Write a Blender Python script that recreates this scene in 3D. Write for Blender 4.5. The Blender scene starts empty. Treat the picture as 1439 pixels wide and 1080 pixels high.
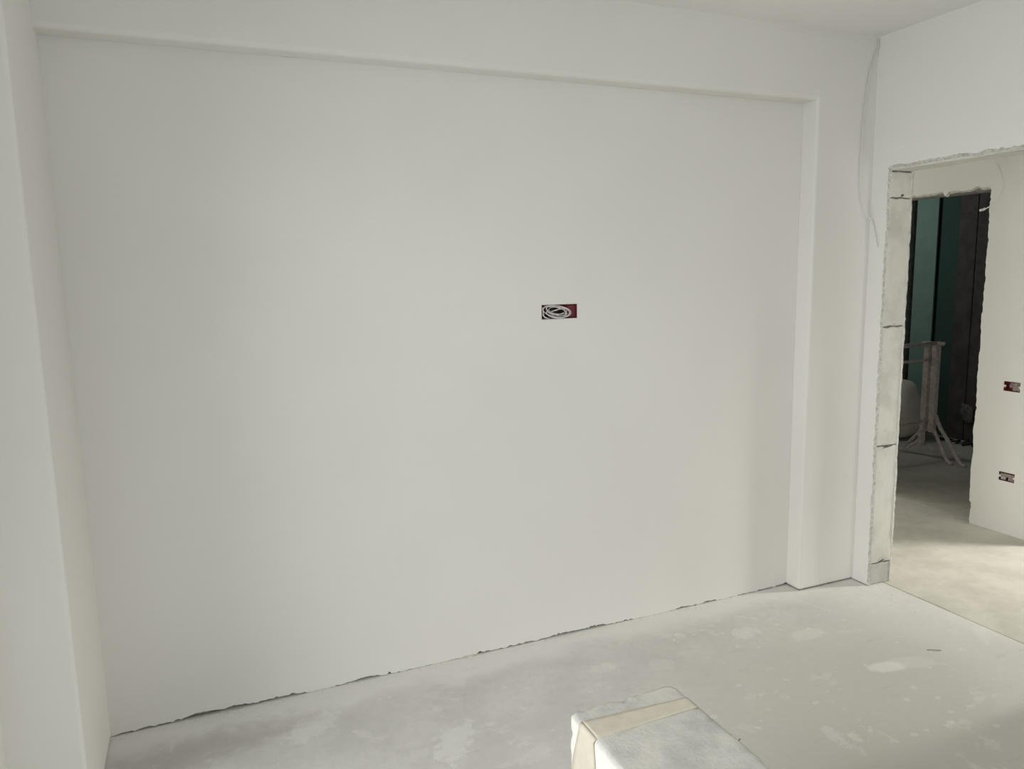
import bpy, bmesh, math, random
from mathutils import Vector, Matrix, noise
from mathutils.geometry import tessellate_polygon
C = bpy.context.scene.collection
U = 1.08            # every coordinate below is written in survey units, U turns them into metres
# ---------------------------------------------------------------- camera
F, YAW, PITCH, ROLL, D, CH = 1055.2385, 0.398, -0.1462, -0.0189, 2.652, 1.5
f = Vector((math.sin(YAW)*math.cos(PITCH), math.cos(YAW)*math.cos(PITCH), math.sin(PITCH)))
r = Vector((math.cos(YAW), -math.sin(YAW), 0)); u = r.cross(f)
r2 = r*math.cos(ROLL)+u*math.sin(ROLL); u2 = -r*math.sin(ROLL)+u*math.cos(ROLL)
cam = bpy.data.cameras.new('camera'); co = bpy.data.objects.new('camera', cam); C.objects.link(co)
m = Matrix((r2, u2, -f)).transposed().to_4x4(); m.translation = Vector((0, -D, CH))*U
co.matrix_world = m
cam.sensor_fit = 'HORIZONTAL'; cam.sensor_width = 36; cam.lens = F/1439*36; cam.clip_start = .05
bpy.context.scene.camera = co
# ---------------------------------------------------------------- world, daylight and added fill lamps, exposure
W = bpy.data.worlds.new('world'); bpy.context.scene.world = W; W.use_nodes = True
bg = W.node_tree.nodes['Background']; bg.inputs[0].default_value = (.86, .92, 1, 1); bg.inputs[1].default_value = 1.0
vs = bpy.context.scene.view_settings
vs.view_transform = 'Standard'; vs.look = 'None'; vs.gamma = 1; vs.use_curve_mapping = False
vs.exposure = -0.42
def area(name, loc, target, sx, sy, power, col):
    l = bpy.data.lights.new(name, 'AREA'); l.shape = 'RECTANGLE'; l.size = sx*U; l.size_y = sy*U
    l.energy = power; l.color = col
    o = bpy.data.objects.new(name, l); C.objects.link(o); o.location = Vector(loc)*U
    o.rotation_euler = (Vector(target)-Vector(loc)).to_track_quat('-Z', 'Y').to_euler()
    return o
area('daylight_side_window', (-2.9, -2.05, 1.7), (0, -1.95, .45), 3.0, 2.0, 230, (1, .99, .975))     # window_1, left wall
area('daylight_balcony_door', (1.45, -6.05, 1.15), (.6, 0, -2.6), 2.3, 2.1, 2.5, (1, .99, .97))           # window_2, behind
a3 = area('daylight_next_room', (5.58, -1.05, 1.65), (3.75, -.40, 0.0), .40, .9, 21, (1, .975, .90)); a3.data.spread = math.radians(75)   # window_3, room off the hall
area('daylight_hall_end', (3.55, -3.0, 1.3), (3.65, 0, 1.1), .6, 1.6, 16, (1, .985, .94))                  # added_window_4, added fill at the unseen near end of the hall
area('daylight_hall_far_end', (3.55, 2.40, 1.3), (3.6, 0, .9), .9, 1.6, 15, (1, .985, .94))                # added_window_5, added at the unseen far end to brighten the hall
area('daylight_right_window', (2.84, -4.1, 1.2), (0, -3.2, .6), 1.5, 1.5, 23, (1, .99, .97))                    # added_window_6, added in the unseen right wall to brighten the pier side
area('daylight_dark_room', (4.7, 2.55, 2.35), (5.9, 2.1, 1.4), .5, .25, 8.5, (.93, 1, .97))              # small high light of the dark room

# ---------------------------------------------------------------- survey constants
XL, XC, XR = -.357, 2.522, 2.858
DC, DP, ZB, ZC = .084, .483, 2.2103, 2.4971
XW = -.535                      # left wall face
T = .15                         # wall thickness of the door wall
XF = 4.109                      # far wall of the hall
YN = -6.2                       # wall behind the camera
rnd = random.Random(7)
# ---------------------------------------------------------------- materials
class N:
    def __init__(s, name):
        s.m = bpy.data.materials.new(name); s.m.use_nodes = True; s.t = s.m.node_tree
        s.b = s.t.nodes['Principled BSDF']; s.tc = s.t.nodes.new('ShaderNodeTexCoord')
        s.b.inputs['Specular IOR Level'].default_value = .2
    def n(s, kind, **kw):
        x = s.t.nodes.new(kind)
        for k, v in kw.items():
            if k.startswith('i_'): x.inputs[int(k[2:]) if k[2:].isdigit() else k[2:]].default_value = v
            else: setattr(x, k, v)
        return x
    def l(s, a, b): s.t.links.new(a, b)
    def noise(s, scale, detail=4, rough=.55, stretch=None, dist=0, off=(0, 0, 0)):
        mp = s.n('ShaderNodeMapping'); s.l(s.tc.outputs['Object'], mp.inputs[0])
        if stretch: mp.inputs['Scale'].default_value = stretch
        mp.inputs['Location'].default_value = off
        x = s.n('ShaderNodeTexNoise'); x.inputs['Scale'].default_value = scale; x.inputs['Detail'].default_value = detail
        x.inputs['Roughness'].default_value = rough; x.inputs['Distortion'].default_value = dist
        s.l(mp.outputs[0], x.inputs['Vector']); return x.outputs['Fac']
    def ramp(s, src, a, b, lo=0., hi=1.):
        x = s.n('ShaderNodeMapRange', interpolation_type='SMOOTHSTEP'); s.l(src, x.inputs[0])
        for i, v in zip((1, 2, 3, 4), (a, b, lo, hi)): x.inputs[i].default_value = v
        return x.outputs[0]
    def math(s, op, a, b=None, clamp=False):
        x = s.n('ShaderNodeMath', operation=op); x.use_clamp = clamp
        for i, v in enumerate((a, b)):
            if v is None: continue
            if isinstance(v, (int, float)): x.inputs[i].default_value = v
            else: s.l(v, x.inputs[i])
        return x.outputs[0]
    def mix(s, fac, a, b):
        x = s.n('ShaderNodeMix', data_type='RGBA')
        for i, v in ((0, fac), (6, a), (7, b)):
            if isinstance(v, (int, float)): x.inputs[i].default_value = v
            elif isinstance(v, tuple): x.inputs[i].default_value = (*v, 1)
            else: s.l(v, x.inputs[i])
        return x.outputs[2]
    def bump(s, h, strength=.3, dist=.002):
        x = s.n('ShaderNodeBump'); x.inputs['Strength'].default_value = strength; x.inputs['Distance'].default_value = dist
        s.l(h, x.inputs['Height']); s.l(x.outputs[0], s.b.inputs['Normal'])
    def blob(s, cx, cy, rx, ry, ang=0, soft=.35, wob=None, wobamt=.35):
        """mask of an elliptic stain on the floor at survey position cx, cy"""
        if not hasattr(s, 'xyz'):
            sp = s.n('ShaderNodeSeparateXYZ'); s.l(s.tc.outputs['Object'], sp.inputs[0]); s.xyz = sp.outputs
        ca, sa = math.cos(ang), math.sin(ang)
        dx = s.math('SUBTRACT', s.xyz[0], cx*U); dy = s.math('SUBTRACT', s.xyz[1], cy*U)
        a = s.math('ADD', s.math('MULTIPLY', dx, ca/(rx*U)), s.math('MULTIPLY', dy, sa/(rx*U)))
        b = s.math('ADD', s.math('MULTIPLY', dx, -sa/(ry*U)), s.math('MULTIPLY', dy, ca/(ry*U)))
        d = s.math('SQRT', s.math('ADD', s.math('MULTIPLY', a, a), s.math('MULTIPLY', b, b)))
        if wob is not None: d = s.math('ADD', d, s.math('MULTIPLY', s.math('SUBTRACT', wob, .5), wobamt*4))
        return s.ramp(d, 1-soft, 1+soft, 1., 0.)
    def done(s, col, rough=.8):
        if isinstance(col, tuple): s.b.inputs['Base Color'].default_value = (*col, 1)
        else: s.l(col, s.b.inputs['Base Color'])
        s.b.inputs['Roughness'].default_value = rough
        return s.m
def plaster(name, c, v=.03, rough=.75, bump=.12, seedoff=0):
    k = N(name); a = k.noise(1.1, 3, off=(seedoff, 3, 1)); b = k.noise(60, 4)
    c2 = tuple(x*(1-v) for x in c)
    k.bump(b, bump, .0012)
    return k.done(k.mix(k.ramp(a, .35, .65), c, c2), rough)
def rough_mat(name, c, c2, scale=18, bump=.6, dist=.004, rough=.9, lo=.35, hi=.68):
    k = N(name); a = k.noise(scale, 6, .65); b = k.noise(scale*4, 5, .7)
    k.bump(b, bump, dist)
    return k.done(k.mix(k.ramp(a, lo, hi), c, c2), rough)
M = {}
WC = (.865, .853, .810)
M['wall'] = plaster('wall_plaster', WC)
M['beam'] = plaster('beam_plaster', (.865, .853, .810), seedoff=5)
M['ceil'] = plaster('ceiling_plaster', (.90, .89, .855), seedoff=9)
M['right'] = plaster('door_wall_plaster', (.875, .865, .83), seedoff=12)
M['hall'] = plaster('hall_plaster', (.85, .84, .79), seedoff=15)
M['chip'] = rough_mat('chipped_plaster', (.70, .69, .64), (.50, .49, .44), 30, .8)
M['core'] = rough_mat('raw_wall_core', (.36, .35, .32), (.22, .21, .19), 22)
M['edge'] = rough_mat('broken_plaster_edge', (.76, .75, .69), (.52, .51, .465), 70, .7)
M['aac'] = None
k = N('aerated_block'); a = k.noise(7, 5, .6); b = k.noise(55, 4, .7); sp = k.noise(120, 2, .5)
col = k.mix(k.ramp(a, .4, .7), (.735, .725, .66), (.62, .61, .55))
col = k.mix(k.math('MULTIPLY', k.ramp(b, .64, .74), .45), col, (.42, .41, .37))
k.bump(k.math('ADD', b, k.math('MULTIPLY', sp, .5)), .5, .0025); M['aac'] = k.done(col, .95)
M['footblock'] = rough_mat('cement_foot_block', (.56, .555, .51), (.47, .46, .42), 14, .5)
M['mortar'] = rough_mat('joint_mortar', (.30, .29, .26), (.16, .15, .14), 40)
M['white_cable'] = rough_mat('white_cable', (.80, .79, .76), (.72, .71, .68), 20, .1, .001, .45)
M['red'] = rough_mat('dark_red_plastic', (.20, .035, .04), (.13, .03, .035), 30, .15, .001, .4)
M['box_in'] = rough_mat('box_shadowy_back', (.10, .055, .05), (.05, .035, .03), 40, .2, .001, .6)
M['smear'] = rough_mat('plaster_smear', (.46, .40, .38), (.33, .26, .25), 60, .6)
M['steel'] = rough_mat('rusty_wire', (.10, .085, .075), (.16, .12, .09), 90, .2)

# ---- room floor : grey levelling screed with dust, pale plaster drips and worn tracks
k = N('grey_screed')
w1 = k.noise(14, 5, .6); w2 = k.noise(3.2, 5, .6); w3 = k.noise(30, 4, .6)
col = k.mix(k.ramp(w2, .36, .64), (.71, .70, .665), (.635, .625, .592))
col = k.mix(k.math('MULTIPLY', k.ramp(k.noise(26, 6, .7, off=(3, 1, 0)), .42, .66), .32), col, (.56, .55, .515))
brown = k.math('MULTIPLY', k.blob(2.25, -.95, .75, .50, -.3, .6, w2, .3), .75)
col = k.mix(brown, col, (.60, .59, .525))
brown = k.math('MULTIPLY', k.blob(1.9, -1.5, 1.1, .42, -.2, .7, w2, .3), .7)
col = k.mix(brown, col, (.55, .54, .48))
dust = k.ramp(k.math('ADD', k.xyz[1], k.math('MULTIPLY', k.math('SUBTRACT', w2, .5), .35)), -.21, -.07)
col = k.mix(k.math('MULTIPLY', dust, .92), col, (.81, .80, .765))
dustr = k.ramp(k.math('ADD', k.xyz[0], k.math('MULTIPLY', k.math('SUBTRACT', w2, .5), .5)), 2.55, 3.0)
col = k.mix(k.math('MULTIPLY', dustr, .45), col, (.79, .78, .74))
# pale drips and splashes
vor = k.n('ShaderNodeTexVoronoi', feature='F1'); vor.inputs['Scale'].default_value = 5.5
mp = k.n('ShaderNodeMapping'); mp.inputs['Scale'].default_value = (1, 1.25, 1); mp.inputs['Location'].default_value = (.3, .2, 0)
k.l(k.tc.outputs['Object'], mp.inputs[0]); k.l(mp.outputs[0], vor.inputs['Vector'])
sepc = k.n('ShaderNodeSeparateColor'); k.l(vor.outputs['Color'], sepc.inputs[0])
rad = k.ramp(sepc.outputs[0], .45, 1., 0., .34)
d = k.math('ADD', vor.outputs['Distance'], k.math('ADD', k.math('MULTIPLY', k.math('SUBTRACT', w1, .5), .8), k.math('MULTIPLY', k.math('SUBTRACT', w3, .5), .7)))
spl = k.ramp(k.math('SUBTRACT', rad, d), -.02, .05)
col = k.mix(k.math('MULTIPLY', spl, .22), col, (.82, .81, .77))
vor2 = k.n('ShaderNodeTexVoronoi', feature='F1'); vor2.inputs['Scale'].default_value = 19
k.l(mp.outputs[0], vor2.inputs['Vector']); sc2 = k.n('ShaderNodeSeparateColor'); k.l(vor2.outputs['Color'], sc2.inputs[0])
rad2 = k.ramp(sc2.outputs[1], .62, 1., 0., .28)
d2 = k.math('ADD', vor2.outputs['Distance'], k.math('MULTIPLY', k.math('SUBTRACT', w3, .5), 1.1))
col = k.mix(k.math('MULTIPLY', k.ramp(k.math('SUBTRACT', rad2, d2), -.02, .05), .32), col, (.85, .84, .80))
for (x, y, rx, ry, an, amt) in ((2.32, -.745, .075, .035, -.2, .6), (2.43, -.76, .10, .04, -.3, .25), (.27, -.225, .09, .055, .5, .45),
                                (.68, -.50, .11, .05, .9, .45), (2.02, -.30, .06, .045, 0, .4), (1.35, -.30, .06, .03, 0, .4), (2.25, -.42, .08, .04, 0, .35)):
    col = k.mix(k.math('MULTIPLY', k.blob(x, y, rx, ry, an, .22, w3, .62 if x < 2.1 else .2), amt), col, (.84, .83, .785))
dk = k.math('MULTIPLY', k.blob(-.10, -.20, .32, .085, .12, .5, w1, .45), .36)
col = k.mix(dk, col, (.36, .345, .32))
spk = k.noise(75, 2, .5)
col = k.mix(k.math('MULTIPLY', k.ramp(spk, .73, .78), .35), col, (.28, .27, .25))
fil = k.noise(4.2, 7, .72, off=(7, 2, 0), dist=.6)
col = k.mix(k.math('MULTIPLY', k.ramp(fil, .60, .63), .38), col, (.80, .785, .75))
fil2 = k.noise(6.5, 6, .7, off=(1, 8, 0), dist=.9)
col = k.mix(k.math('MULTIPLY', k.ramp(fil2, .635, .66), .30), col, (.80, .79, .755))
scr = k.noise(9, 3, .5, stretch=(.5, 4, 1), dist=1.2)
col = k.mix(k.math('MULTIPLY', k.ramp(scr, .675, .70), .14), col, (.36, .35, .32))
k.bump(k.math('ADD', w1, k.math('MULTIPLY', w3, .4)), .35, .003)
M['floor'] = k.done(col, .72)
k = N('hall_screed'); w1 = k.noise(5, 6, .62); w2 = k.noise(24, 5, .65)
col = k.mix(k.ramp(w1, .35, .66), (.66, .64, .56), (.56, .545, .47))
col = k.mix(k.math('MULTIPLY', k.ramp(w2, .56, .72), .4), col, (.46, .44, .38))
k.bump(w2, .45, .004); M['hallfloor'] = k.done(col, .85)
k = N('dark_room_floor'); w1 = k.noise(4, 6, .62)
k.bump(w1, .4, .004); M['darkfloor'] = k.done(k.mix(k.ramp(w1, .35, .66), (.60, .57, .49), (.50, .475, .41)), .88)
M['dark'] = rough_mat('bare_dark_masonry', (.085, .075, .07), (.055, .05, .047), 6)  # the room's gloom is put into the base colour of its walls
M['green'] = rough_mat('green_sheet', (.22, .34, .28), (.27, .38, .32), 3, .1)  # lighter green, the light on this sheet is put into its colour
M['darkgreen'] = rough_mat('dark_green_sheet', (.05, .095, .078), (.065, .11, .09), 3, .1)  # same green darkened, the shade is painted into the sheet
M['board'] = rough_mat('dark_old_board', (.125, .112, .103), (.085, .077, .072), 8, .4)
M['greyblock'] = rough_mat('grey_masonry_block', (.26, .25, .235), (.19, .18, .17), 18, .6)
M['trestle'] = rough_mat('plaster_spattered_steel', (.80, .71, .64), (.60, .52, .47), 28, .5)
M['sack'] = rough_mat('dusty_sack', (.85, .80, .68), (.74, .70, .60), 9, .4)
M['rag'] = rough_mat('pale_rag', (.24, .23, .22), (.12, .115, .11), 26, .4)
M['glass'] = None
k = N('window_glass'); tr = k.n('ShaderNodeBsdfTransparent'); gl = k.n('ShaderNodeBsdfGlossy'); gl.inputs['Roughness'].default_value = .02
mx = k.n('ShaderNodeMixShader'); mx.inputs[0].default_value = .07; k.l(tr.outputs[0], mx.inputs[1]); k.l(gl.outputs[0], mx.inputs[2])
k.l(mx.outputs[0], k.t.nodes['Material Output'].inputs['Surface']); M['glass'] = k.m
M['frame'] = plaster('white_frame', (.78, .78, .77), 0, .4, 0)
k = N('foam_block_material'); a = k.noise(9, 6, .62); b = k.noise(45, 5, .7); c = k.noise(3, 4, .6)
if 1:
    sp = k.n('ShaderNodeSeparateXYZ'); k.l(k.tc.outputs['Object'], sp.inputs[0])
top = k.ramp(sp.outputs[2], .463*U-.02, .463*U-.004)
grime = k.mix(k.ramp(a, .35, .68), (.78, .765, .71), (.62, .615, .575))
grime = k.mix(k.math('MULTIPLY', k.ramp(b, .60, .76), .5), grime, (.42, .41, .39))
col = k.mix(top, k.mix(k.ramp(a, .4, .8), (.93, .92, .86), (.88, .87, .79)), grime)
k.bump(k.math('ADD', b, a), .55, .004); M['foam'] = k.done(col, .85)
M['tape'] = rough_mat('masking_tape', (.78, .735, .61), (.72, .68, .56), 30, .3, .001, .6)

# ---------------------------------------------------------------- mesh helpers
def link(name, verts, faces, mat, parent=None, smooth=False, scale=True):
    me = bpy.data.meshes.new(name); me.from_pydata([(v[0]*U, v[1]*U, v[2]*U) if scale else tuple(v) for v in verts], [], faces)
    bm = bmesh.new(); bm.from_mesh(me); bmesh.ops.recalc_face_normals(bm, faces=bm.faces)
    bm.to_mesh(me); bm.free()
    if smooth: me.polygons.foreach_set('use_smooth', [True]*len(me.polygons))
    me.materials.append(mat); o = bpy.data.objects.new(name, me); C.objects.link(o)
    if parent:
        o.parent = parent; o.matrix_parent_inverse = parent.matrix_basis.inverted()
    return o
def struct(o, label=None):
    o['kind'] = 'structure'
    if label: o['label'] = label
    return o
def tag(o, label, cat, group=None):
    o['label'] = label; o['category'] = cat
    if group: o['group'] = group
    return o
def empty(name, loc, label, cat, group=None):
    o = bpy.data.objects.new(name, None); C.objects.link(o); o.location = Vector(loc)*U; o.empty_display_size = .05
    return tag(o, label, cat, group)
def boxv(x0, x1, y0, y1, z0, z1):
    v = [(x, y, z) for x in (x0, x1) for y in (y0, y1) for z in (z0, z1)]
    fcs = [(0, 1, 3, 2), (4, 6, 7, 5), (0, 4, 5, 1), (2, 3, 7, 6), (0, 2, 6, 4), (1, 5, 7, 3)]
    return v, fcs
def box(name, x0, x1, y0, y1, z0, z1, mat, parent=None, bevel=0, segs=3, jit=0):
    v, fc = boxv(x0, x1, y0, y1, z0, z1)
    o = link(name, v, fc, mat, parent)
    if bevel:
        bm = bmesh.new(); bm.from_mesh(o.data)
        bmesh.ops.bevel(bm, geom=list(bm.edges), offset=bevel*U, segments=segs, profile=.5, affect='EDGES')
        bm.to_mesh(o.data); bm.free()
        o.data.polygons.foreach_set('use_smooth', [True]*len(o.data.polygons))
        md = o.modifiers.new('wn', 'WEIGHTED_NORMAL'); md.keep_sharp = False
    return o
def sheet(name, outer, holes, plane, a, b, mat, parent=None, back=None, backholes=None, edge=None):
    """slab between plane coordinate a (front) and b (back) with a free outline and holes.
    plane 'x': outline is (y, z); plane 'y': outline is (x, z).  back: outline used at b."""
    back = back or outer; backholes = backholes or holes
    def P(c, p): return (c, p[0], p[1]) if plane == 'x' else (p[0], c, p[1])
    loops = [outer]+list(holes); bl = [back]+list(backholes)
    verts = [P(a, p) for l in loops for p in l]; n = len(verts); verts += [P(b, p) for l in bl for p in l]
    tri = tessellate_polygon([[Vector((p[0], p[1], 0)) for p in l] for l in loops])
    trib = tessellate_polygon([[Vector((p[0], p[1], 0)) for p in l] for l in bl])
    faces = [tuple(t) for t in tri]+[tuple(i+n for i in t)[::-1] for t in trib]
    s = 0
    for l in loops:
        for i in range(len(l)):
            j = (i+1) % len(l); faces.append((s+i, s+j, s+j+n, s+i+n))
        s += len(l)
    o = link(name, verts, faces, mat, parent)
    if edge:
        o.data.materials.append(edge)
        for i in range(len(tri)+len(trib), len(faces)): o.data.polygons[i].material_index = 1
    return o
def jag(n, amp, seed, rough=.5):
    """n+1 ragged offsets: a slow wander, a quick one, and now and then a chip"""
    R = random.Random(seed); out = []
    for i in range(n+1):
        a = noise.noise(Vector((i*.11, seed*3.1, 0)))*1.3+noise.noise(Vector((i*.37, seed*1.7, 5)))*.8+noise.noise(Vector((i*.95, seed, 9)))*rough
        if R.random() < .07: a += R.uniform(-.9, .9)
        out.append(a*amp)
    return out
def tube_mesh(paths, rad, seg=8, closed=False):
    V, Fc = [], []
    for path in paths:
        path = [Vector(p) for p in path]; base = len(V); up = Vector((0, 0, 1))
        for i, p in enumerate(path):
            t = (path[min(i+1, len(path)-1)]-path[max(i-1, 0)]).normalized()
            rf = up if abs(t.dot(up)) < .95 else Vector((1, 0, 0))
            if i: rf = pn
            nx = (rf-t*rf.dot(t)).normalized(); ny = t.cross(nx); pn = nx
            for k_ in range(seg):
                an = 2*math.pi*k_/seg; V.append(p+(nx*math.cos(an)+ny*math.sin(an))*rad)
        for i in range(len(path)-1):
            for k_ in range(seg):
                a = base+i*seg+k_; b = base+i*seg+(k_+1) % seg; Fc.append((a, b, b+seg, a+seg))
        Fc.append(tuple(base+k_ for k_ in range(seg))[::-1]); e = base+(len(path)-1)*seg; Fc.append(tuple(e+k_ for k_ in range(seg)))
    return V, Fc
def tube(name, path, rad, mat, parent=None, seg=8):
    v, fc = tube_mesh([path], rad, seg); return link(name, v, fc, mat, parent, smooth=True)
def spline(pts, n=8):
    pts = [Vector(p) for p in pts]; out = []
    for i in range(len(pts)-1):
        p0 = pts[max(i-1, 0)]; p1 = pts[i]; p2 = pts[i+1]; p3 = pts[min(i+2, len(pts)-1)]
        for k_ in range(n):
            t = k_/n; out.append(.5*((2*p1)+(p2-p0)*t+(2*p0-5*p1+4*p2-p3)*t*t+(3*p1-p0-3*p2+p3)*t**3))
    out.append(pts[-1]); return out

# ---------------------------------------------------------------- main wall (recessed panel)
SK = .012
BX = (1.246, 1.401, 1.322, 1.378)              # triple box in the wall
hole = [(BX[0], BX[2]), (BX[1], BX[2]), (BX[1], BX[3]), (BX[0], BX[3])]
n = 420; x0, x1 = -.95, XC+.30
js = jag(n, .0065, 3, .9)
bot = []
for i in range(n+1):
    x = x0+(x1-x0)*i/n
    gap = noise.noise(Vector((x*3.1, 1.7, 0)))*.015+.0065
    bot.append((x, max(.0004, gap*1.05+js[i]*.85+.004*noise.noise(Vector((x*55, 2, 2))))))
bot2 = [(x, max(.0002, z-.002)) for x, z in bot]
wb = sheet('wall_back', [(x0, -.02), (XR+.2, -.02), (XR+.2, ZC+.1), (x0, ZC+.1)], [hole], 'y', SK, .16, M['core']); struct(wb)
sk = sheet('plaster_layer', bot+[(x1, ZC), (x0, ZC)], [hole], 'y', 0, SK, M['wall'], wb, back=bot2+[(x1, ZC), (x0, ZC)], edge=M['edge'])
# low crumbly plaster fillet where the layer meets the floor
V, Fc = [], []
nn = 500
for i in range(nn+1):
    x = XL+(XC-XL)*i/nn
    a = max(0, noise.noise(Vector((x*6, 4, 0)))*1.0+noise.noise(Vector((x*34, 8, 0)))*.6-.08)
    w = .004+.012*a; h = .0005+.008*a
    V += [(x, .001, h), (x, -w*.5, h*.75), (x, -w, -.001)]
for i in range(nn):
    b = i*3; Fc += [(b, b+1, b+4, b+3), (b+1, b+2, b+5, b+4)]
o = link('plaster_crumb_fillet', V, Fc, M['chip'], wb, smooth=True); o['kind'] = 'stuff'

# ---------------------------------------------------------------- column, beam, pier, ceiling, left wall
def ragged_prism(name, x0, x1, y0, y1, z0, z1, mat, bev, seed):
    o = box(name, x0, x1, y0, y1, z0, z1, mat, None, bev, 3); return struct(o)
col_ = ragged_prism('column', XC, XR+.05, -DC, .01, .005, ZC+.05, M['beam'], .012, 1)
beam = ragged_prism('beam', XL-.2, XR+.05, -DC+.0006, .01, ZB, ZC+.05, M['beam'], .018, 2)
pier = ragged_prism('pier', -.95, XL, -DP, .01, .004, ZC+.05, M['wall'], .011, 3)
box('base_core', XC+.006, XR, -DC+.006, 0, -.01, .007, M['core'], col_)
box('base_core', -.9, XL-.006, -DP+.006, 0, -.01, .007, M['core'], pier)
cl = struct(box('ceiling', -.95, XF+.02, YN-.2, 2.7, ZC, ZC+.12, M['ceil']))
wl = []
# left wall with its window opening
wy0, wy1, wz0, wz1 = -3.20, -.72, .06, 2.10
hl = [(wy0, wz0), (wy1, wz0), (wy1, wz1), (wy0, wz1)]
wleft = struct(sheet('wall_left', [(YN-.1, -.05), (-DP+.02, -.05), (-DP+.02, ZC), (YN-.1, ZC)], [hl], 'x', XW, XW-.30, M['wall']))
def window(name, plane, c, a0, a1, z0, z1, mull):
    o = bpy.data.objects.new(name, None); C.objects.link(o)
    o.location = (Vector((c, (a0+a1)/2, z0)) if plane == 'x' else Vector(((a0+a1)/2, c, z0)))*U
    bpy.context.view_layer.update()
    struct(o); fw = .045
    def bb(nm, p0, p1, q0, q1, d, mat):
        if plane == 'x': box(nm, c-d, c+d, p0, p1, q0, q1, mat, o)
        else: box(nm, p0, p1, c-d, c+d, q0, q1, mat, o)
    bb('window_frame', a0, a0+fw, z0, z1, .03, M['frame']); bb('window_frame', a1-fw, a1, z0, z1, .03, M['frame'])
    bb('window_frame', a0+fw, a1-fw, z0, z0+fw, .03, M['frame']); bb('window_frame', a0+fw, a1-fw, z1-fw, z1, .03, M['frame'])
    for q in range(mull):
        cx = a0+(a1-a0)*(q+1)/(mull+1); bb('mullion', cx-.025, cx+.025, z0+fw, z1-fw, .028, M['frame'])
    xs = [a0+(a1-a0)*q/(mull+1) for q in range(mull+2)]
    for q in range(mull+1): bb('pane', xs[q]+.04, xs[q+1]-.03, z0+fw, z1-fw, .003, M['glass'])
    return o
window('window_1', 'x', XW-.24, wy0, wy1, wz0, wz1, 1)
wx0, wx1 = .20, 2.72
struct(sheet('wall_front', [(XW-.3, -.05), (XR+.1, -.05), (XR+.1, ZC), (XW-.3, ZC)], [[(wx0, .02), (wx1, .02), (wx1, 2.2), (wx0, 2.2)]], 'y', YN, YN-.25, M['wall']))
window('window_6', 'x', XR+.07, -4.9, -3.3, .3, 2.1, 1)  # invented opening for the added right wall lamp
window('window_2', 'y', YN-.1, wx0, wx1, .02, 2.2, 2)
# ---------------------------------------------------------------- floors
fl = struct(box('floor', -.95, 2.9535, YN-.2, .12, -.12, 0, M['floor']))
n = 160; e = jag(n, .0022, 21)
V = []; Fc = []
for i in range(n+1):
    y = -3.2+(5.9)*i/n; V += [(2.9575+e[i], y, -.0015), (2.9575+e[i]+.004, y, .0012), (XF+.08, y, .0), (XF+.08, y, -.12), (2.9575+e[i], y, -.12)]
for i in range(n):
    b = i*5
    for q in range(5): Fc.append((b+q, b+(q+1) % 5, b+5+(q+1) % 5, b+5+q))
struct(link('hall_floor', V, Fc, M['hallfloor']))
box('joint_bed', 2.93, 2.97, -3.2, .12, -.10, -.008, M['mortar'], fl)
# ---------------------------------------------------------------- door wall (right wall) with its raw opening
JY, OY, OZ = -.175, -1.12, 1.918
def raw_opening(ya, yb, z, na, seed, amp, shift=0., zshift=0.):
    """outline up jamb at ya, over to yb, down again - ragged"""
    j1 = jag(na, amp, seed); j2 = jag(na//2, amp, seed+1); j3 = jag(na, amp, seed+2)
    s = 1 if ya > yb else -1
    P = [(ya+shift*s+j1[i], z*i/na) for i in range(na)]
    P += [(ya+(yb-ya)*i/(na//2), z+zshift+j2[i]) for i in range(1, na//2)]
    P += [(yb-shift*s+j3[i], z*(1-i/na)) for i in range(1, na+1)]
    return P
yA, yB = -.001, YN-.1
hr = [(-4.9, .3), (-3.3, .3), (-3.3, 2.1), (-4.9, 2.1)]  # hole for the added window
core = sheet('wall_right', [(.12, -.02), (JY+.06, -.02), (JY+.06, OZ+.09), (OY-.0, OZ+.09), (OY-.0, -.02), (yB, -.02), (yB, ZC), (.12, ZC)], [hr], 'x', XR+SK, XR+T-SK, M['core'])
struct(core)
o1 = raw_opening(JY+.006, OY, OZ+.020, 190, 31, .0065)
o1b = raw_opening(JY+.001, OY, OZ+.004, 190, 31, .0050)
def outline(o): return [(yA, 0.004)]+[(a, max(b, .004)) for a, b in o]+[(yB, .004), (yB, ZC), (yA, ZC)]
sheet('plaster_layer', outline(o1), [hr], 'x', XR, XR+SK+.001, M['right'], core, back=outline(o1b), edge=M['edge'])
o2 = raw_opening(JY-.004, OY, OZ+.002, 150, 51, .0042); o2b = raw_opening(JY+.001, OY, OZ+.012, 150, 61, .0042)
def outline2(o): return [(2.6, 0.001)]+[(a, max(b, .001)) for a, b in o]+[(-3.2, .001), (-3.2, ZC), (2.6, ZC)]
sheet('plaster_layer', outline2(o2), [], 'x', XR+T-SK-.001, XR+T, M['hall'], core, back=outline2(o2b), edge=M['edge'])
sheet('wall_core_extension', [(.12, -.02), (2.6, -.02), (2.6, ZC), (.12, ZC)], [], 'x', XR+SK, XR+T-SK, M['core'], core)
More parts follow.
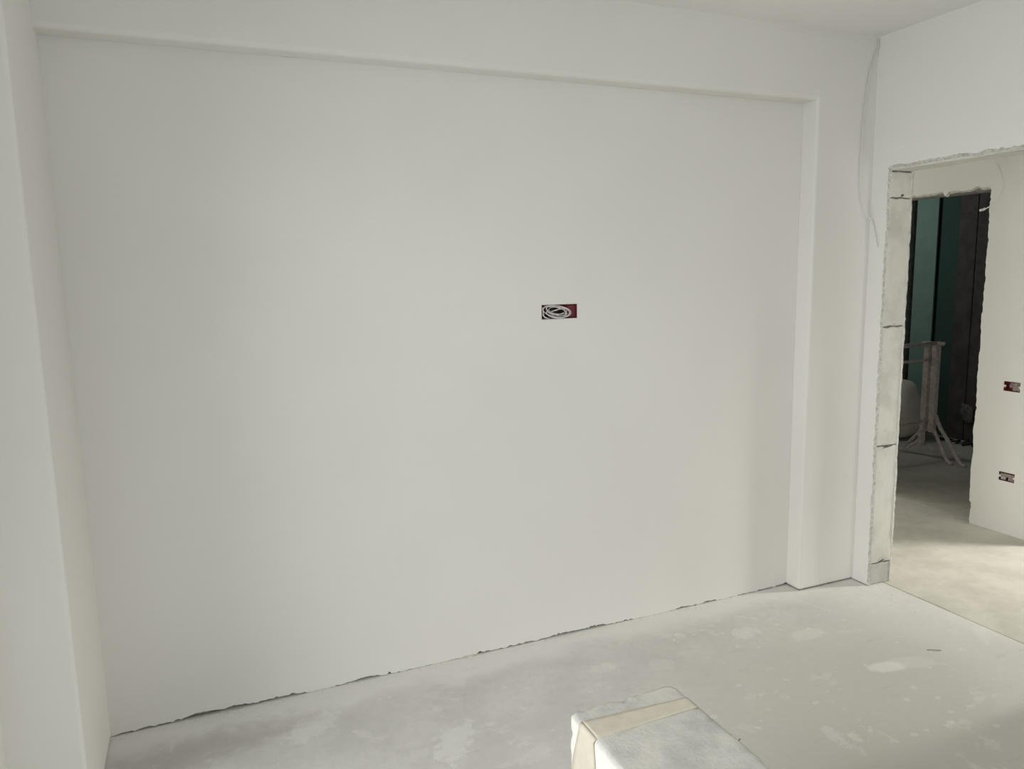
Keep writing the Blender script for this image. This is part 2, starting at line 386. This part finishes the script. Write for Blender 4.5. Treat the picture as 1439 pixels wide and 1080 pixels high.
def rough_block(name, x0, x1, y0, y1, z0, z1, mat, parent, seed, face_axis=1, amp=.0016, cuts=10, bev=.004, chip=.006, full=False):
    """block with softly broken arrises and a slightly uneven face"""
    bm = bmesh.new(); v, fc = boxv(x0, x1, y0, y1, z0, z1)
    bv = [bm.verts.new(p) for p in v]
    for q in fc: bm.faces.new([bv[i] for i in q])
    bmesh.ops.recalc_face_normals(bm, faces=bm.faces)
    bmesh.ops.bevel(bm, geom=list(bm.edges), offset=bev, segments=2, profile=.6, affect='EDGES')
    if cuts:
        big = [e for e in bm.edges if e.calc_length() > bev*6]
        bmesh.ops.subdivide_edges(bm, edges=big, cuts=cuts, use_grid_fill=True)
    cx, cy, cz = (x0+x1)/2, (y0+y1)/2, (z0+z1)/2
    for w in bm.verts:
        p = w.co; near = sum(1 for q, (lo, hi) in enumerate(((x0, x1), (y0, y1), (z0, z1))) if min(p[q]-lo, hi-p[q]) < bev*1.1)
        nv = noise.noise_vector(p*38+Vector((seed*7.7, 0, 0)))
        w.co = p+nv*amp
        if near >= 2:
            c_ = max(0, noise.noise(p*26+Vector((0, seed*3.3, 0)))+.1)
            w.co += (Vector((cx, cy, cz))-p).normalized()*c_*chip
    V = [tuple(w.co) for w in bm.verts]; bm.verts.index_update()
    F_ = [tuple(w.index for w in q.verts) for q in bm.faces]; bm.free()
    return link(name, V, F_, mat, parent, smooth=True)
zj = [0, .104, .675, 1.230, 1.801, OZ-.003]
for q in range(5):
    g = .0022
    rough_block('block', XR+SK-.002, XR+T-SK+.002, JY+rnd.uniform(-.0012, .0012), JY+.062, zj[q]+(g if q else 0), zj[q+1]-g, M['footblock'] if q == 0 else M['aac'], core, q+1, cuts=14)
rough_block('lintel', XR+SK-.002, XR+T-SK+.002, OY-.2, JY+.07, OZ, OZ+.095, M['aac'], core, 9, cuts=14)
box('mortar_joint', XR+SK+.006, XR+T-SK-.006, JY+.004, JY+.05, .02, OZ, M['mortar'], core)
rough_block('mortar_blob', XR+.070, XR+.084, JY-.006, JY+.004, 1.232, 1.245, M['chip'], core, 5, cuts=2, bev=.003)
tube('tie_wire', spline([(XR+.055, JY+.004, .660), (XR+.056, JY-.008, .676), (XR+.064, JY-.009, .674), (XR+.066, JY-.003, .668), (XR+.105, JY-.003, .674)]), .0016, M['steel'], core, 6)
tube('tie_wire', spline([(XR+.060, JY+.002, .106), (XR+.068, JY-.010, .118), (XR+.080, JY-.010, .122), (XR+.092, JY+.001, .116)]), .0022, M['steel'], core, 6)
tube('nail', [(XR+.082, JY+.004, 1.812), (XR+.083, JY-.006, 1.813)], .0045, M['steel'], core, 8)

# ---------------------------------------------------------------- far wall of the hall
FJ, FO, FZ = .236, 1.10, 1.910
NO0, NO1 = -.206, -1.15                         # second opening, out of the frame, lit room behind
bA = (-.008, .083, .808, .862); bB = (-.016, .072, .302, .352)
def rect(b): return [(b[0], b[2]), (b[1], b[2]), (b[1], b[3]), (b[0], b[3])]
out = [(-3.2, .001), (NO1, .001), (NO1, 1.92), (NO0, 1.92), (NO0, .001)]
core2 = sheet('wall_hall', [(-3.2, -.02), (NO1, -.02), (NO1, 1.93), (NO0-.004, 1.93), (NO0-.004, -.02), (FJ-.006, -.02), (FJ-.006, FZ), (FO, FZ), (FO, -.02), (2.6, -.02), (2.6, ZC), (-3.2, ZC)],
              [rect(bA), rect(bB)], 'x', XF+SK, XF+T-SK, M['core'])
struct(core2)
def opn(shy, shz, seed, amp):
    P = raw_opening(FJ, FO, FZ+shz, 140, seed, amp)
    return [(a, b) for a, b in P]
def hall_outline(o):
    P = list(o)
    return out+[(a, max(b, .001)) for a, b in P]+[(2.6, .001), (2.6, ZC), (-3.2, ZC)]
def hallop(seed, dy, dz):
    P = raw_opening(FJ+dy, FO, FZ+dz, 140, seed, .0055)
    res = []
    for a, b in P:
        if a > .3 and b > 1.8 and a < 1.05:       # chipped head: deeper bites and one tooth
            b += .010*max(-.3, noise.noise(Vector((a*14, 2, 0)))*2.2)
            if abs(a-.515) < .012: b -= .02
        if b < .13: a -= .012                      # step near the floor
        res.append((a, b))
    return res
h1 = hallop(71, 0, .016); h1b = hallop(72, -.004, .004)
sheet('plaster_layer', hall_outline(h1), [rect(bA), rect(bB)], 'x', XF, XF+SK+.001, M['hall'], core2, back=hall_outline(h1b), edge=M['edge'])
sheet('plaster_layer', [(-3.2, 0), (NO1, 0), (NO1, 1.93), (NO0, 1.93), (NO0, 0), (FJ-.004, 0), (FJ-.004, FZ+.01), (FO, FZ+.01), (FO, 0), (2.6, 0), (2.6, ZC), (-3.2, ZC)], [], 'x', XF+T-SK, XF+T, M['core'], core2)
struct(sheet('wall_hall_end', [(XR+T, 0), (XF, 0), (XF, ZC), (XR+T, ZC)], [[(3.10, .4), (4.0, .4), (4.0, 2.15), (3.10, 2.15)]], 'y', 2.45, 2.6, M['hall']))
window('window_5', 'y', 2.53, 3.10, 4.0, .4, 2.15, 0)  # made up to go with the far fill lamp
struct(sheet('wall_hall_near', [(XR+T, 0), (XF, 0), (XF, ZC), (XR+T, ZC)], [[(3.10, .4), (4.0, .4), (4.0, 2.15), (3.10, 2.15)]], 'y', -3.05, -3.2, M['hall']))
window('window_4', 'y', -3.13, 3.10, 4.0, .4, 2.15, 0)  # made up to go with the near fill lamp
# dark unfinished room
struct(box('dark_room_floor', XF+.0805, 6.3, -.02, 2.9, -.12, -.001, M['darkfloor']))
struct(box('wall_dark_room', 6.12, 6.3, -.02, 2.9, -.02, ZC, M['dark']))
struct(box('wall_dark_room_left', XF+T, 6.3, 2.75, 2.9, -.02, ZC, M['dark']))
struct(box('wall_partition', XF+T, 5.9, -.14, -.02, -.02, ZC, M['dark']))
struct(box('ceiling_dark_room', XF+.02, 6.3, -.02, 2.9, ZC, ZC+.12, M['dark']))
# lit room off the hall (only its light is seen)
struct(box('next_room_floor', XF+.08, 5.9, -3.3, -.14, -.12, 0, M['hallfloor']))
struct(box('ceiling_next_room', XF+.02, 5.9, -3.3, -.02, ZC, ZC+.12, M['ceil']))
struct(box('wall_next_room_near', XF, 5.9, -3.45, -3.3, -.02, ZC, M['wall']))
struct(sheet('wall_next_room', [(-3.3, -.02), (-.1, -.02), (-.1, ZC), (-3.3, ZC)], [[(-1.30, 1.1), (-.82, 1.1), (-.82, 2.15), (-1.30, 2.15)]], 'x', 5.65, 5.85, M['wall']))
window('window_3', 'x', 5.76, -1.30, -.82, 1.1, 2.15, 0)

# ---------------------------------------------------------------- what is in the dark room
def masonry_pillar():
    e = empty('block_pillar', (6.04, 2.40, 0), 'grey block masonry pillar at the far left inside the dark room', 'pillar')
    z = 0; q = 0
    while z < 2.3:
        rough_block('block', 5.98, 6.11, 2.281, 2.56, z+.004, z+.216, M['greyblock'], e, 20+q, cuts=3); z += .22; q += 1
    box('mortar_core', 5.99, 6.10, 2.29, 2.55, .002, 2.4, M['mortar'], e)
bpy.context.view_layer.update()
masonry_pillar()
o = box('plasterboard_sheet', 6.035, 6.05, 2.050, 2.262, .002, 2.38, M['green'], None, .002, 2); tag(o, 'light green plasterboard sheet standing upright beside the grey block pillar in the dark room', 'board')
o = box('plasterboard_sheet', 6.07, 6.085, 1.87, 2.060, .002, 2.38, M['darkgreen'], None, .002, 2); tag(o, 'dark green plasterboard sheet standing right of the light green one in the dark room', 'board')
ys = [1.862, 1.70, 1.565, 1.40, 1.27, 1.10]
lab = ['dark brown board standing against the back wall, next to the dark green sheet', 'dark brown upright board, second to the right of the dark green sheet',
       'dark brown upright board, third to the right of the dark green sheet', 'dark brown upright board, fourth to the right of the dark green sheet', 'dark brown upright board farthest right in the dark room']
for i in range(5):
    d = rnd.uniform(0, .02)
    o = box('wooden_board', 6.05+d, 6.085+d, ys[i+1]+.006, ys[i], .002, 2.15+rnd.uniform(0, .2), M['board'], None, .003, 2); tag(o, lab[i], 'board', 'dark boards against the back wall')

# folding steel trestle seen end-on: two frames folded together, feet splayed to both sides
t = empty('scaffold_trestle', (4.9, 1.45, 0), 'plaster-spattered folding steel trestle with curved splayed feet inside the dark doorway', 'trestle')
bpy.context.view_layer.update()
for (py, zt, xo, s) in ((1.492, .885, 5.30, -.012), (1.420, .895, 5.30, .0)):
    for xe in (5.30, 4.42):
        box('post', xe-.022, xe+.022, py-.024, py+.024, .20, zt, M['trestle'], t, .006, 2)
for (z, py, rr) in ((.905, 1.425, .016), (.775, 1.455, .011), (.295, 1.445, .013), (.885, 1.50, .010)):
    tube('rail', [(4.38, py, z), (4.9, py, z-.003), (5.33, py-.005, z)], rr, M['trestle'], t, 10)
tube('rail', [(5.30, 1.36, .905), (5.30, 1.54, .895)], .016, M['trestle'], t, 10)
for xe in (5.30, 4.42):
    tube('foot', spline([(xe, 1.440, .33), (xe, 1.412, .245), (xe-.02, 1.345, .16), (xe-.06, 1.245, .045), (xe-.08, 1.20, .014), (xe-.09, 1.165, .014)]), .0145, M['trestle'], t, 10)
    tube('foot', spline([(xe+.005, 1.395, .34), (xe+.005, 1.355, .255), (xe, 1.28, .165), (xe-.03, 1.165, .045), (xe-.05, 1.12, .014), (xe-.06, 1.075, .014)]), .0145, M['trestle'], t, 10)
    tube('foot', spline([(xe, 1.49, .24), (xe, 1.52, .19), (xe, 1.60, .10), (xe, 1.67, .02), (xe, 1.70, .013)]), .013, M['trestle'], t, 10)
    tube('foot', spline([(xe, 1.50, .16), (xe, 1.55, .10), (xe-.03, 1.62, .03), (xe-.05, 1.66, .013)]), .011, M['trestle'], t, 10)
    box('heel', xe-.02, xe+.02, 1.485, 1.525, .065, .21, M['trestle'], t, .006, 2)
tube('cross_bar', [(5.30, 1.65, .075), (5.30, 1.36, .06)], .008, M['trestle'], t, 8)
# sack behind the trestle
V, Fc = [], []
nu, nv = 36, 24
for i in range(nv+1):
    ph = math.pi*i/nv
    for q in range(nu):
        th = 2*math.pi*q/nu
        sx = abs(math.cos(th))**.65*math.copysign(1, math.cos(th)); sy = abs(math.sin(th))**.65*math.copysign(1, math.sin(th))
        sr = abs(math.sin(ph))**.5; cz = abs(math.cos(ph))**.8*math.copysign(1, math.cos(ph))
        bulge = 1+.10*math.sin(ph*1.0)-.12*max(0, cz)
        p = Vector((5.66+.15*sx*sr*bulge, 2.08+.205*sy*sr*bulge, .262+.262*cz))
        p += noise.noise_vector(p*7)*.022
        p.z = max(p.z, .001)
        V.append(p)
for i in range(nv):
    for q in range(nu): Fc.append((i*nu+q, i*nu+(q+1) % nu, (i+1)*nu+(q+1) % nu, (i+1)*nu+q))
sk_ = link('sack', V, Fc, M['sack'], smooth=True)
tag(sk_, 'pale beige full sack standing on the floor behind the trestle in the dark room', 'sack')
V, Fc = [], []
for i in range(13):
    for q in range(20):
        th = 2*math.pi*q/20; ph = math.pi*i/12
        p = Vector((6.032+.022*math.sin(ph)*math.cos(th), 1.66+.052*math.sin(ph)*math.sin(th)*(1.15-.5*math.cos(ph)*0), .255+.075*math.cos(ph)))
        p += Vector((0, noise.noise(p*20)*.03, noise.noise(p*17+Vector((5, 5, 5)))*.03)); V.append(p)
for i in range(12):
    for q in range(20): Fc.append((i*20+q, i*20+(q+1) % 20, (i+1)*20+(q+1) % 20, (i+1)*20+q))
o = link('rag', V, Fc, M['rag'], smooth=True); tag(o, 'small crumpled pale rag bundle hanging low on the dark brown boards', 'rag')
V, Fc = [], []
for i in range(26):
    x = 5.93-.12*math.sin(i*1.7)*.5; y = 1.32+.5*i/25
    for q in range(5):
        V.append(Vector((x+.018*math.cos(q*1.4+i), y, .001+.030*(1+math.sin(q*1.4+i*.7))*abs(noise.noise(Vector((i*.4, q, 0))))*1.8)))
for i in range(25):
    for q in range(5): Fc.append((i*5+q, i*5+(q+1) % 5, (i+1)*5+(q+1) % 5, (i+1)*5+q))
o = link('rubble', V, Fc, M['dark'], smooth=True); o['kind'] = 'stuff'; tag(o, 'dark dusty rubble lying along the foot of the brown boards', 'rubble')

# ---------------------------------------------------------------- flush electrical boxes
def flush_box(plane, c, b, label, mat_in, depth=.045, tabs=True):
    a0, a1, z0, z1 = b
    loc = ((a0+a1)/2, c+depth, z0) if plane == 'y' else (c+depth, (a0+a1)/2, z0)
    e = empty('flush_electrical_box', loc, label, 'electrical box'); bpy.context.view_layer.update()
    th = .0025
    def bb(nm, p0, p1, q0, q1, d0, d1, mat, bev=0):
        if plane == 'y': return box(nm, p0, p1, c+d0, c+d1, q0, q1, mat, e, bev, 2)
        return box(nm, c+d0, c+d1, p0, p1, q0, q1, mat, e, bev, 2)
    bb('box_side', a0+.0005, a0+th, z0+.0005, z1-.0005, .001, depth, M['red']); bb('box_side', a1-th, a1-.0005, z0+.0005, z1-.0005, .001, depth, M['red'])
    bb('box_side', a0+th, a1-th, z0+.0005, z0+th, .001, depth, M['red']); bb('box_side', a0+th, a1-th, z1-th, z1-.0005, .001, depth, M['red'])
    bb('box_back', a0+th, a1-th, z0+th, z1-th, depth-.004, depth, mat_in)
    return e, bb
e, bb = flush_box('y', 0, BX, 'long dark red flush box in the big wall, filled with coiled white cable', M['box_in'])
bb('module', 1.362, BX[1]-.003, BX[2]+.004, BX[3]-.004, .010, .042, M['red'], .002)
bb('divider', 1.3555, 1.3580, BX[2]+.003, BX[3]-.003, .012, .041, M['red'])
# ragged plaster lip round the box
def lip(plane, c, b, parent, seed, w=.005):
    a0, a1, z0, z1 = b; inner = []; outer_ = []
    P = [(a0+(a1-a0)*i/14, z0) for i in range(14)]+[(a1, z0+(z1-z0)*i/6) for i in range(6)]+[(a1-(a1-a0)*i/14, z1) for i in range(14)]+[(a0, z1-(z1-z0)*i/6) for i in range(6)]
    cx, cz = (a0+a1)/2, (z0+z1)/2; V = []; L = len(P)
    for ring, (k_, dd) in enumerate(((0, 0), (w*.45, -.0018), (w*1.4, -.0002))):
        for i, (a, z) in enumerate(P):
            j = noise.noise(Vector((i*.7, seed, ring)))*.0016
            sa = 1 if a > cx else -1; sz = 1 if z > cz else -1
            ea = 1 if abs(a-a0) < 1e-6 or abs(a-a1) < 1e-6 else 0; ez = 1 if abs(z-z0) < 1e-6 or abs(z-z1) < 1e-6 else 0
            aa = a+sa*ea*(k_+j); zz = z+sz*ez*(k_+j)
            V.append((aa, c+dd, zz) if plane == 'y' else (c+dd, aa, zz))
    Fc = [(r_*L+i, r_*L+(i+1) % L, (r_+1)*L+(i+1) % L, (r_+1)*L+i) for r_ in range(2) for i in range(L)]
    return link('plaster_lip', V, Fc, M['wall'], parent, smooth=True)
lip('y', 0, BX, e, 3)
# coil of white installation cable (several turns spilling to the front of the box)
cb = empty('cable_coil', (1.30, -.004, 1.345), 'coil of thin white cable stuffed into the long red box in the big wall', 'cable'); bpy.context.view_layer.update()
R = random.Random(4)
def ell(cx, cz, rx, rz, tilt, y0, y1, a0, a1, n=40, sq=0):
    P = []
    for i in range(n+1):
        a = a0+(a1-a0)*i/n; x = rx*math.cos(a); z = rz*math.sin(a)
        yy = y0+(y1-y0)*(.5-.5*math.cos(a*2+1))
        P.append((cx+x*math.cos(tilt)-z*math.sin(tilt), yy, cz+x*math.sin(tilt)+z*math.cos(tilt)))
    return P
for (cx, cz, rx, rz, ti, y0, y1, a0, a1) in ((1.312, 1.351, .062, .022, -.16, .002, -.006, 0, 6.4), (1.305, 1.349, .053, .020, -.22, .006, -.002, .6, 7.2),
                                             (1.315, 1.346, .050, .021, -.05, -.003, -.009, 2.6, 7.6), (1.309, 1.352, .044, .015, -.28, .004, -.004, 1.2, 7.0),
                                             (1.320, 1.354, .040, .014, -.12, .010, .002, 0, 6.0), (1.302, 1.345, .055, .024, -.08, .012, .003, 2.4, 6.6), (1.322, 1.349, .034, .010, .15, .008, .001, .5, 5.5)):
    tube('cable_turn', ell(cx, cz, rx, rz, ti, y0, y1, a0, a1), .0017, M['white_cable'], cb, 8)
tube('cable_turn', spline([(1.272, .035, 1.372), (1.268, .004, 1.374), (1.266, -.004, 1.360), (1.274, -.004, 1.348), (1.300, .004, 1.336)]), .0017, M['white_cable'], cb)
tube('cable_turn', spline([(1.254, .03, 1.370), (1.252, .002, 1.366), (1.250, -.006, 1.345), (1.256, -.006, 1.330), (1.275, -.003, 1.325)]), .0017, M['white_cable'], cb)
tube('cable_turn', spline([(1.335, .03, 1.365), (1.325, .004, 1.362), (1.31, .004, 1.355), (1.29, .006, 1.352)]), .0017, M['white_cable'], cb)

def small_box(b, label, seed, inner):
    e, bb = flush_box('x', XF, b, label, inner, .040)
    a0, a1, z0, z1 = b; zm = (z0+z1)/2
    bb('screw_tab', a0-.004, a0+.008, zm-.006, zm+.006, -.001, .012, M['hall'], .002)
    bb('screw_tab', a1-.008, a1+.004, zm-.006, zm+.006, -.001, .012, M['hall'], .002)
    lip('x', XF, b, e, seed, .003); return e, bb
e, bb = small_box(bA, 'upper of two small flush boxes on the hall wall, dark red with plaster smears', 5, M['red'])
v, fc = [], []
def smear(b, parent, seed, ax0, ax1, az0, az1, mat, d0, d1, n=12):
    V = []; Fc = []
    for i in range(n+1):
        for q in range(n+1):
            a = ax0+(ax1-ax0)*i/n; z = az0+(az1-az0)*q/n
            V.append((XF+d0+(d1-d0)*(.5+.9*noise.noise(Vector((a*90, z*90, seed)))), a+.0015*noise.noise(Vector((q, seed, 1))), z))
    for i in range(n):
        for q in range(n): Fc.append((i*(n+1)+q, (i+1)*(n+1)+q, (i+1)*(n+1)+q+1, i*(n+1)+q+1))
    return link('plaster_smear', V, Fc, mat, parent, smooth=True)
smear(bA, e, 2, bA[0]+.003, bA[0]+.048, bA[2]+.004, bA[3]-.004, M['smear'], .003, .018)
smear(bA, e, 8, bA[0]+.042, bA[0]+.066, bA[2]+.018, bA[3]-.008, M['smear'], .008, .026)
e, bb = small_box(bB, 'lower of two small flush boxes on the hall wall, clogged with grey plaster', 6, M['red'])
smear(bB, e, 12, bB[0]+.003, bB[1]-.003, bB[2]+.022, bB[3]-.009, M['smear'], .002, .012)
smear(bB, e, 15, bB[0]+.003, bB[0]+.040, bB[2]+.003, bB[2]+.022, M['smear'], .003, .016)
smear(bB, e, 17, bB[1]-.035, bB[1]-.003, bB[2]+.003, bB[2]+.020, M['chip'], .004, .02)

# ---------------------------------------------------------------- loose cables
yc = -DC-.006
c1 = tube('loose_cable', spline([(2.850, yc+.004, 2.486), (2.846, yc, 2.46), (2.820, yc, 2.385), (2.800, yc, 2.31), (2.782, yc-.002, 2.165), (2.776, yc-.003, 1.983), (2.780, yc-.004, 1.85), (2.789, yc-.008, 1.798),
          (2.822, yc-.012, 1.73), (2.846, yc-.022, 1.69), (2.849, yc-.035, 1.64), (2.850, yc-.048, 1.59)]), .0026, M['white_cable'])
tag(c1, 'thin white cable hanging loose from the ceiling corner beside the doorway', 'cable')
xx = XF-.010
c2 = empty('hanging_cable', (xx, .24, 2.09), 'short grey-white cable looping down in front of the dark doorway, ending in a white tip', 'cable'); bpy.context.view_layer.update()
tube('cable', spline([(XF+.004, .235, 2.090), (xx, .226, 2.078), (xx-.004, .190, 2.02), (xx-.006, .160, 1.942), (xx-.006, .164, 1.886), (xx-.008, .182, 1.846), (xx-.014, .222, 1.817), (xx-.018, .248, 1.806)]), .0034, M['white_cable'], c2)
tube('cable_tip', [(xx-.018, .244, 1.808), (xx-.019, .256, 1.803), (xx-.020, .272, 1.801)], .0068, M['white_cable'], c2, 10)

# ---------------------------------------------------------------- taped foam block in front
bx0, bx1, by0, by1, bz = .758, 1.052, -1.80, -1.166, .463
fb = empty('foam_block', ((bx0+bx1)/2, (by0+by1)/2, 0), 'large white dusty block with beige tape round its end, standing in front at the bottom', 'block'); bpy.context.view_layer.update()
bm = bmesh.new()
nx, ny, nz = 30, 56, 44
def grid(fn, na, nb):
    vs_ = [[bm.verts.new(fn(i/na, q/nb)) for q in range(nb+1)] for i in range(na+1)]
    for i in range(na):
        for q in range(nb): bm.faces.new((vs_[i][q], vs_[i+1][q], vs_[i+1][q+1], vs_[i][q+1]))
LX, LY, LZ = bx1-bx0, by1-by0, bz
grid(lambda a, b: (bx0+a*LX, by0+b*LY, bz), nx, ny); grid(lambda a, b: (bx0+a*LX, by0+b*LY, 0), nx, ny)
grid(lambda a, b: (bx0, by0+a*LY, b*bz), ny, nz); grid(lambda a, b: (bx1, by0+a*LY, b*bz), ny, nz)
grid(lambda a, b: (bx0+a*LX, by0, b*bz), nx, nz); grid(lambda a, b: (bx0+a*LX, by1, b*bz), nx, nz)
bmesh.ops.remove_doubles(bm, verts=bm.verts, dist=1e-5)
rr = .008
for w in bm.verts:
    p = w.co.copy()
    # far right corner is worn off
    cut = (p.x-bx1)*1.0+(p.y-by1)*1.0+.038
    if cut > 0: p.x -= cut*.30; p.y -= cut*.30
    q = Vector((min(max(p.x, bx0+rr), bx1-rr), min(max(p.y, by0+rr), by1-rr), min(p.z, bz-rr)))
    d = p-q
    if d.length > 1e-6 and p.z > 0: p = q+d.normalized()*min(d.length, rr)
    edge = sum((abs(p.x-bx0) < .012 or abs(p.x-bx1) < .012, abs(p.y-by1) < .012 or abs(p.y-by0) < .012, abs(p.z-bz) < .012))
    if edge >= 2:
        c_ = max(0, noise.noise(p*34)*1.2+noise.noise(p*90)*.6-.05)
        p += (Vector(((bx0+bx1)/2, (by0+by1)/2, bz/2))-p).normalized()*c_*.012
    if p.z > .01: p += noise.noise_vector(p*24)*.0014+noise.noise_vector(p*70)*.0008
    w.co = p
bm.verts.index_update()
body = link('block_body', [tuple(w.co) for w in bm.verts], [tuple(w.index for w in q.verts) for q in bm.faces], M['foam'], fb, smooth=True); bm.free()
def ribbon(name, rows, parent, thick=.0008, wr=.0012):
    """rows: list of (pointA, pointB, normal) across the strip; makes a thin creased strip with thickness"""
    V, Fc = [], []; m_ = 6
    for (a, b, nrm) in rows:
        a, b, nrm = Vector(a), Vector(b), Vector(nrm)
        for q in range(m_+1):
            p = a.lerp(b, q/m_); p = p+nrm*(thick+wr*(.5+noise.noise(p*60)))
            V.append(p)
    for (a, b, nrm) in rows:
        a, b, nrm = Vector(a), Vector(b), Vector(nrm)
        for q in range(m_+1): V.append(a.lerp(b, q/m_)-nrm*.001)
    nr = len(rows); off = nr*(m_+1)
    for i in range(nr-1):
        for q in range(m_):
            a = i*(m_+1)+q; Fc.append((a, a+1, a+m_+2, a+m_+1)); Fc.append((off+a, off+a+m_+1, off+a+m_+2, off+a+1))
        for q in (0, m_):
            a = i*(m_+1)+q; Fc.append((a, a+m_+1, off+a+m_+1, off+a))
    for i in (0, nr-1):
        for q in range(m_):
            a = i*(m_+1)+q; Fc.append((a, a+1, off+a+1, off+a))
    return link(name, V, Fc, M['tape'], parent, smooth=True)
def lerp(a, b, t): return a+(b-a)*t
rows = []
for i in range(31):
    t_ = i/30; x = lerp(bx0+.006, bx1-.006, t_)
    rows.append(((x, lerp(-1.290, -1.281, t_), bz+.001), (x, lerp(-1.218, -1.236, t_), bz+.001), (0, 0, 1)))
ribbon('tape', rows, fb)
rows = [((bx0+.006, -1.288, bz+.001), (bx0+.006, -1.218, bz+.001), (0, 0, 1)), ((bx0+.001, -1.288, bz-.004), (bx0+.001, -1.218, bz-.004), (-.7, 0, .7))]
for i in range(24):
    t_ = i/23; z = lerp(bz-.008, .05, t_)
    w_ = .002+.010*max(0, noise.noise(Vector((t_*4, 3, 3)))) 
    rows.append(((bx0-.001-w_, -1.288-.05*t_*(1-.4*t_), z), (bx0-.001, -1.218+.042*min(1, t_*3.2), z), (-1, 0, 0)))
ribbon('tape', rows, fb)
# small splinter stuck at the far edge of the block
tube('embedded_nail', [(bx1-.008, -1.425, bz-.004), (bx1+.002, -1.421, bz+.001)], .0010, M['steel'], fb, 6)
# ---------------------------------------------------------------- bits on the floor
o = tube('wood_splinter', spline([(2.565, -.722, .004), (2.585, -.733, .0035), (2.610, -.748, .004)]), .0012, M['steel']); tag(o, 'tiny dark wood splinter lying on the grey floor before the doorway', 'splinter')
V, Fc = [], []
R = random.Random(11)
def crumb(x, y, s):
    b = len(V)
    for v in ((1, 0, .5), (0, 1, .5), (-1, 0, .5), (0, -1, .5), (0, 0, 1.1), (0, 0, -.1)):
        V.append((x+v[0]*s*R.uniform(.6, 1.2), y+v[1]*s*R.uniform(.6, 1.2), max(-.0005, v[2]*s*R.uniform(.6, 1))))
    for q in ((0, 1, 4), (1, 2, 4), (2, 3, 4), (3, 0, 4), (1, 0, 5), (2, 1, 5), (3, 2, 5), (0, 3, 5)): Fc.append(tuple(b+i for i in q))
for i in range(230):
    t_ = R.random(); crumb(lerp(XL, XC, t_), -.004-abs(R.gauss(0, .025)), R.uniform(.0008, .0028))
for i in range(60): crumb(R.gauss(2.92, .07), R.gauss(-.30, .08), R.uniform(.001, .003))
for i in range(140):
    x, y, q_ = R.uniform(-.2, 2.8), R.uniform(-1.7, -.1), R.uniform(.0008, .0022)
    if not (bx0-.02 < x < bx1+.02 and y < by1+.02): crumb(x, y, q_)
o = link('plaster_crumbs', V, Fc, M['chip']); o['kind'] = 'stuff'; tag(o, 'tiny plaster crumbs scattered on the grey floor along the wall', 'debris')
